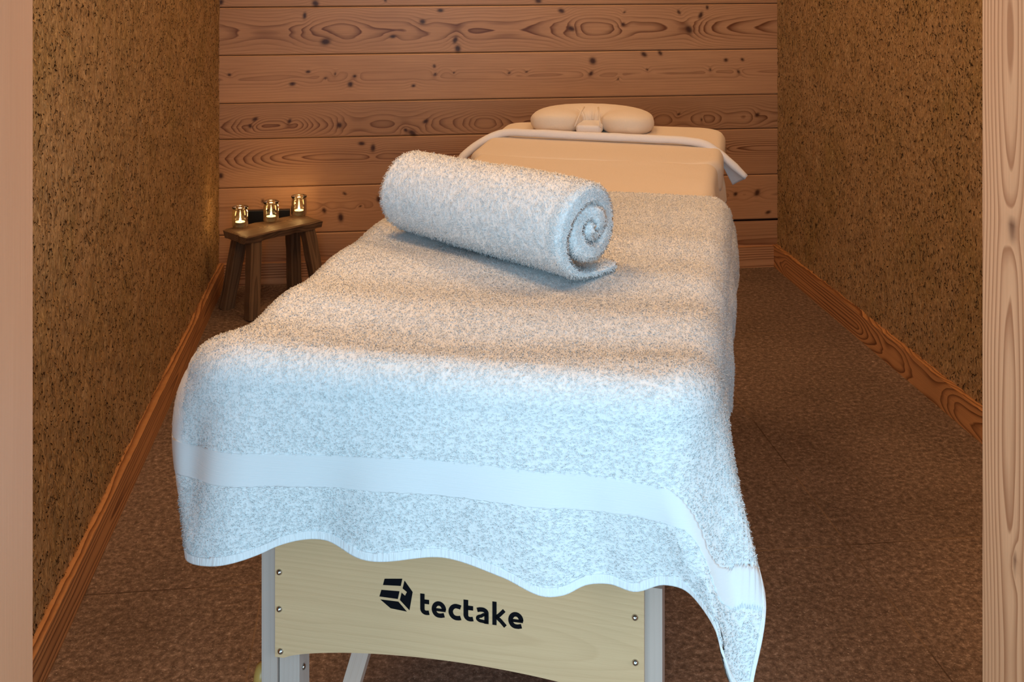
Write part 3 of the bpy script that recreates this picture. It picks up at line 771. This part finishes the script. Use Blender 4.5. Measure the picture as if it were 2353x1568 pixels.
for i, (p, t) in enumerate(zip(pa, T)):
    u = np.array([-t[1], t[0], 0]); e = min(tt[i], 1 - tt[i]); k = math.sqrt(max(.02, 1 - max(0, 1 - e / .16) ** 2.2))
    wr = 1 + .05 * vnoise(np.array([i * .35]), np.array([0.]), 5)[0] + .03 * math.sin(i * .9) * math.exp(-((tt[i] - .5) / .12) ** 2)
    hw_, hh = .073 * k * wr, .0300 * (k ** .6) * (1 + .06 * math.cos(ang[0]))
    zc_ = .026
    cx_ = np.where(np.sin(ang) < 0, np.sign(np.cos(ang)) * np.abs(np.cos(ang)) ** .45, np.cos(ang))
    Vv.append(p + np.outer(cx_ * hw_, u) + np.stack([ang * 0, ang * 0, zc_ * 1.0 + np.sign(np.sin(ang)) * np.abs(np.sin(ang)) ** .85 * hh * (.94 + .06 * wr)], 1))
Vv = np.concatenate(Vv); Fc = grid_faces(n, 110, 0, True).tolist(); Fc.append(list(range(n))[::-1]); Fc.append(list(range(len(Vv) - n, len(Vv))))
o = mesh_obj('cushion_ring', Vv, Fc, M['cream'], fc)
v, f = rounded_slab(-.036, .036, .03, .13, .002, .024, .012, .008); mesh_obj('chin_strap', v, f, M['cream2'], fc)
# seam piping along the inside edges of the lobes
for s in (-1, 1):
    pth = [(s * .036, .02, .022), (s * .030, .035, .040), (s * .026, .06, .055), (s * .020, .09, .066)]
    v, f = tube(pth, .0022, 8); mesh_obj('seam_piping', v, f, M['cream'], fc)

# ------------------------------------------------------------------ rolled towel
roll_dir = np.array([-.71, .70]); roll_dir /= np.linalg.norm(roll_dir)
rt = empty('rolled_towel', (.122, 1.755, .757), math.atan2(-roll_dir[0], roll_dir[1]), 'white terry hand towel rolled into a cylinder, lying on the draped towel', 'towel')
LR = .435; RO = .082; TKR = .0145; turns = 2.55
# spiral centre line from inside out, counter-clockwise seen from the near end, ending flat on the bed to the right
na = 300; a1 = -math.pi / 2; a0 = a1 - turns * 2 * math.pi
aa = np.linspace(a0, a1, na); rr = RO - TKR * .5 - (a1 - aa) / (2 * math.pi) * (TKR * 2.02)
rr = np.clip(rr, .004, None)
# the folded double layer gives a thick band: draw the spiral with thickness 2*TKR
sp = np.stack([rr * np.cos(aa), rr * np.sin(aa) + RO], 1)
tail = np.stack([np.linspace(.004, .062, 30), np.full(30, TKR * .5)], 1); tail[:, 1] += np.linspace(0, 1, 30) ** 2 * .002
cl = np.concatenate([sp, tail]); thick = np.full(len(cl), TKR * .88); thick[:300] = TKR * 1.88
thick[260:300] = np.linspace(TKR * 1.88, TKR * .92, 40)
Tn = np.gradient(cl, axis=0); Tn /= np.linalg.norm(Tn, axis=1)[:, None]; Nn = np.stack([Tn[:, 1], -Tn[:, 0]], 1)
# outer side follows +Nn for ccw travel
outer = cl + Nn * TKR * .5; inner = cl - Nn * (thick[:, None] - TKR * .5)
# rounded outer lip
lipa = np.linspace(-math.pi / 2, math.pi / 2, 9)[1:-1]
lc = (outer[-1] + inner[-1]) / 2; lr = np.linalg.norm(outer[-1] - inner[-1]) / 2
lip = np.stack([lc[0] + lr * np.cos(lipa), lc[1] + lr * np.sin(lipa)], 1)
prof = np.concatenate([outer, lip, inner[::-1]]); npf = len(prof)
NY = 90; YY = np.concatenate([[0, .001, .003, .006, .010], np.linspace(.016, LR - .016, NY - 10), [LR - .010, LR - .006, LR - .003, LR - .001, LR]])
u_par = np.arange(npf)
cen = np.concatenate([cl, np.repeat(cl[-1:], len(lip), 0), cl[::-1]])
Vr = []
for y in YY:
    e = min(y, LR - y); k = 1 - max(0, (.010 - e) / .010) ** 2 * .45       # cloth edge rounds off at the ends
    mid = np.concatenate([(outer + inner) / 2, np.repeat(lc[None], len(lip), 0), ((outer + inner) / 2)[::-1]])
    P = mid + (prof - mid) * k
    taper = 1 - .05 * y / LR + .015 * math.sin(y * 14)
    P = P * np.array([taper, taper])
    r_c = np.hypot(P[:, 0], P[:, 1] - RO) / RO
    yo = y + (.010 * (1 - r_c) * (1 if y < LR / 2 else -1) * -1.2 + .004 * np.sin(np.concatenate([np.linspace(a0, a1 + 1, len(cl)), np.full(len(lip), a1), np.linspace(a1 + 1, a0, len(cl))]) * 1.7)) * max(0, 1 - e / .06)
    sag = .0035 * fbm(np.full(npf, y * 9), u_par * .02, 5, 2)
    Vr.append(np.stack([P[:, 0], yo, np.maximum(P[:, 1] + sag, .0005)], 1))
Vr = np.concatenate(Vr); Fr = grid_faces(npf, len(YY), 0, True)
# end caps: strip between outer and inner at both ends
nc = len(cl); caps = []
for b0, fl in ((0, 1), (npf * (len(YY) - 1), 0)):
    for i in range(nc - 1):
        q = [b0 + i, b0 + i + 1, b0 + npf - 2 - i, b0 + npf - 1 - i]
        caps.append(q if fl else q[::-1])
caps = np.array(caps)
FA = np.concatenate([Fr, caps])
nn_ = vert_normals(Vr, Fr)
# orient outward: outermost vertices should point away from the axis
ii = np.arange(200, 260) + npf * 40
if ((Vr[ii] - np.array([0, 0, RO])) * nn_[ii] * np.array([1, 0, 1])).sum() < 0: FA = FA[:, ::-1]
# cap winding is checked separately: near caps must face -y
def fix(fs, want):
    n_ = np.cross(Vr[fs[:, 2]] - Vr[fs[:, 0]], Vr[fs[:, 3]] - Vr[fs[:, 1]])[:, 1]
    fs = fs.copy(); b = n_ * want < 0; fs[b] = fs[b][:, ::-1]; return fs
nF = len(Fr); nC = len(caps) // 2
FA[nF:nF + nC] = fix(FA[nF:nF + nC], -1); FA[nF + nC:] = fix(FA[nF + nC:], 1)
nn_ = vert_normals(Vr, FA)
Vr2 = Vr + nn_ * (.0012 * fbm(Vr[:, 0] * 240 + Vr[:, 2] * 130, Vr[:, 1] * 240 + Vr[:, 2] * 90, 47, 2))[:, None]
cen_f = Vr[FA].mean(1); tp_f = 1 - .05 * cen_f[:, 1] / LR + .015 * np.sin(cen_f[:, 1] * 14); rad_f = np.hypot(cen_f[:, 0] / tp_f, cen_f[:, 2] / tp_f - RO)
vis = ((rad_f > RO - TKR * 1.2) | (cen_f[:, 1] < .03) | (cen_f[:, 2] < TKR)).astype(float) * (1 + 1.2 * (cen_f[:, 1] < .02))
pv, pq, pn = pile(Vr2, FA, vis, 34000, .0055, 8, .00045, 1.1)
mesh_obj('towel_roll', np.concatenate([Vr2, pv]), np.concatenate([FA, pq + len(Vr2)]), M['terry2'], rt, True, normals=np.concatenate([nn_, pn]))

# ------------------------------------------------------------------ stool with candles
def yaw_from(dx, dy): return math.atan2(dy, dx)
ST = np.array([-.835, 3.915]); srz = yaw_from(.22, .22)
stl = empty('stool', (ST[0], ST[1], 0), srz, 'low rustic wooden stool with splayed legs in the back left corner', 'stool')
SH = .280; hl, hwd = .158, .073
v, f = grid_box(-hl, hl, -hwd, hwd, SH - .027, SH, None, (.006, .006, .005))
x, y, z = v.T.copy()
ph = ring_field(x, y, SH - z, 91, .01, 150, .004, .05, 5)
edge = .010 * fbm(x * 14, np.sign(y) * 3 + 1.5, 7, 3); v[:, 1] += np.sign(y) * (np.abs(y) / hwd) ** 3 * edge
v[:, 0] += np.sign(x) * (np.abs(x) / hl) ** 6 * .007 * fbm(y * 25, np.sign(x) * 2 + .5, 8, 2)
low = (SH - z) / .027; v[:, 1] -= np.sign(y) * (np.abs(y) / hwd) ** 3 * low * .010 * (1 + 1.2 * fbm(x * 20, y * 0 + 4, 6, 2))
ed = np.maximum(np.abs(x) / hl, np.abs(y) / hwd); v[:, 2] += np.where(z > SH - .001, -.004 * np.clip((ed - .9) / .1, 0, 1) ** 2 + .0015 * fbm(x * 30, y * 40, 3, 2), 0)
mesh_obj('seat', v, f, M['old'], stl, False, attrs={'phase': ph, 'knot': ph * 0, 'tint': ph * 0 + .1, 'grain': np.stack([x, y, z], 1)})
def stool_leg(sx, sy, sc):
    A = np.array([sx * .108, sy * .045, SH - .024]); B = np.array([sx * .140, sy * .082, 0])
    t = B - A; L = np.linalg.norm(t); t /= L; side_ = np.array([1., 0, 0]) - t * t[0]; side_ /= np.linalg.norm(side_); n2 = np.cross(t, side_)
    v, f = grid_box(-.021, .021, -.017, .017, 0, L, None, (.008, .0065, .01))
    w = 1 + .10 * fbm(v[:, 2] * 20, v[:, 0] * 30 + sx * 3 + sy, 9, 2)
    P = A + np.outer(v[:, 0] * w * sc, side_) + np.outer(v[:, 1] * w * sc, n2) + np.outer(v[:, 2], t)
    P[:, 2] = np.maximum(P[:, 2], 0)
    ph = ring_field(v[:, 2], v[:, 0], v[:, 1], int(20 + sx * 3 + sy), 0, 200, .004, .02)
    mesh_obj('leg', P, f, M['old'], stl, False, attrs={'phase': ph, 'knot': ph * 0, 'tint': ph * 0, 'grain': np.stack([v[:, 2] + sx, v[:, 0] + sy, v[:, 1]], 1)})
for sx, sy in ((-1, -1), (-1, 1), (1, -1), (1, 1)): stool_leg(sx, sy, 1.0)

# candles: jar and tealight built once, then copied
jar0 = empty('candle_jar', (0, 0, 0), 0)
r = .0272
prof = [(0, .0035), (r - .005, .0035), (r - .003, .006), (r - .002, .012), (r - .002, .052), (r - .0045, .059), (r - .0045, .066), (r - .003, .0705),
        (r - .0012, .071), (r, .070), (r, .0655), (r - .0025, .0635), (r - .0022, .060), (r, .054), (r, .006), (r - .003, .001), (r - .006, 0), (0, 0)]
v, f = lathe(prof, 48); mesh_obj('glass_body', v, f, M['glass'], jar0)
v, f = lathe([(r + .0006, .0652), (r + .0012, .067), (r + .0006, .0705), (r - .0005, .0715), (r - .002, .0712)], 48); mesh_obj('glass_rim', v, f, M['glass'], jar0)
tl0 = empty('tealight', (0, 0, 0), 0)
v, f = lathe([(0, 0), (.0188, 0), (.0192, .001), (.0192, .0150), (.0197, .0155), (.0192, .0158), (.0186, .0150), (.0186, .0125), (0, .0125)], 36); mesh_obj('tin_cup', v, f, M['alu'], tl0)
v, f = lathe([(.0185, .0126), (.0183, .0140), (.016, .0137), (.004, .0132), (0, .0132)], 36); mesh_obj('wax', v, f, M['wax'], tl0)
v, f = tube([(0, 0, .012), (.0003, 0, .017), (.001, 0, .0205)], .0008, 8); mesh_obj('wick', v, f, M['wick'], tl0)
v, f = lathe([(0.0002, .0178), (.0022, .0190), (.0033, .0215), (.0031, .0245), (.0019, .0285), (.0007, .032), (0, .0335)], 20); mesh_obj('flame', v, f, M['flame'], tl0)
spots = [((552, 522), 'left end of the stool, nearest the straw wall'), ((623, 509), 'middle of the stool'), ((687, 495), 'right end of the stool, nearest the table')]
zj = SH + .0012
def on_stool(u, v):
    t = (H - zj) * F_PX / (v - YH); return ((u - CX) / F_PX * t, t)
for i, ((u, v_), where) in enumerate(spots):
    X, Y = on_stool(u, v_)
    for src, lab, cat, grp, zz in ((jar0, 'clear glass candle jar standing at the ' + where, 'jar', 'glass candle jars on the stool', 0), (tl0, 'lit tealight inside glass jar at the ' + where, 'candle', 'tealights in the jars', .0037)):
        if i == 0: ob = src
        else:
            ob = src.copy(); C.objects.link(ob)
            for ch in list(src.children):
                c2 = ch.copy(); C.objects.link(c2); c2.parent = ob
        ob.location = (X, Y, zj + zz); ob.rotation_euler = (0, 0, i * 1.3); tag(ob, lab, cat, grp)
    li = bpy.data.lights.new('candle_light', 'POINT'); li.energy = .2; li.color = (1, .55, .2); li.shadow_soft_size = .006
    lo = bpy.data.objects.new('candle_light', li); C.objects.link(lo); lo.location = (X, Y, zj + .052)

# small black box on the plank wall behind the stool
(a0_, zt_), (a1_, _) = wall_px(566, 482), wall_px(667, 480)
bx = bevel_box('wall_box', a0_, a1_, BB - .022, BB + .001, zt_ - .075, zt_, M['black'], bev=.002)
bx.rotation_euler = (0, 0, RZ); tag(bx, 'small flat black box on the plank wall behind the candle stool', 'box')

# ------------------------------------------------------------------ light
sc = bpy.context.scene
def area(name, loc, target, size, col, e, sy=None, spread=math.pi):
    l = bpy.data.lights.new(name, 'AREA'); l.energy = e; l.color = col; l.size = size
    l.spread = spread
    if sy: l.shape = 'RECTANGLE'; l.size_y = sy
    o = bpy.data.objects.new(name, l); C.objects.link(o); o.location = loc
    o.rotation_euler = (Vector(target) - Vector(loc)).to_track_quat('-Z', 'Y').to_euler(); return o
# daylight from the window of the outer room behind the camera
area('window_daylight', (0, -3.6, 1.7), (.1, 2, .8), 3.8, (.46, .78, 1.0), 185, 1.9)
# fill lamps added on both sides behind the doorway to brighten the door jambs
area('jamb_fill', (2.3, -.5, 1.4), (-.3, 1.2, .9), 1.0, (.84, .92, 1.0), 24, 1.5)
area('jamb_fill', (-2.2, -.8, 1.4), (.5, 1.2, .9), 1.0, (.84, .92, 1.0), 24, 1.5)
# warm ceiling spots of the cabin; middle rear one added to brighten the planks
def spot(a, b, e, size=.3, ang=168):
    l = bpy.data.lights.new('ceiling_spot', 'SPOT'); l.energy = e; l.color = (1, .60, .28); l.spot_size = math.radians(ang); l.spot_blend = .8; l.shadow_soft_size = size
    o = bpy.data.objects.new('ceiling_spot', l); C.objects.link(o); P = room(a, b); o.location = (P[0], P[1], ZC - .03); o.rotation_euler = (0, 0, 0)
spot(-.1, 3.3, 24); spot(1.05, 3.3, 24); spot(.47, 3.62, 36); spot(-.25, 1.75, 72); spot(.95, 1.75, 66)
w = bpy.data.worlds.new('world'); sc.world = w; w.use_nodes = True
bg = w.node_tree.nodes['Background']; bg.inputs[0].default_value = (.42, .75, 1, 1); bg.inputs[1].default_value = .9

sc.view_settings.view_transform = 'Standard'; sc.view_settings.look = 'None'
sc.view_settings.exposure = 0.0; sc.view_settings.gamma = 1.0; sc.view_settings.use_curve_mapping = False
sc.cycles.max_bounces = 8; sc.cycles.diffuse_bounces = 6; sc.cycles.transparent_max_bounces = 16
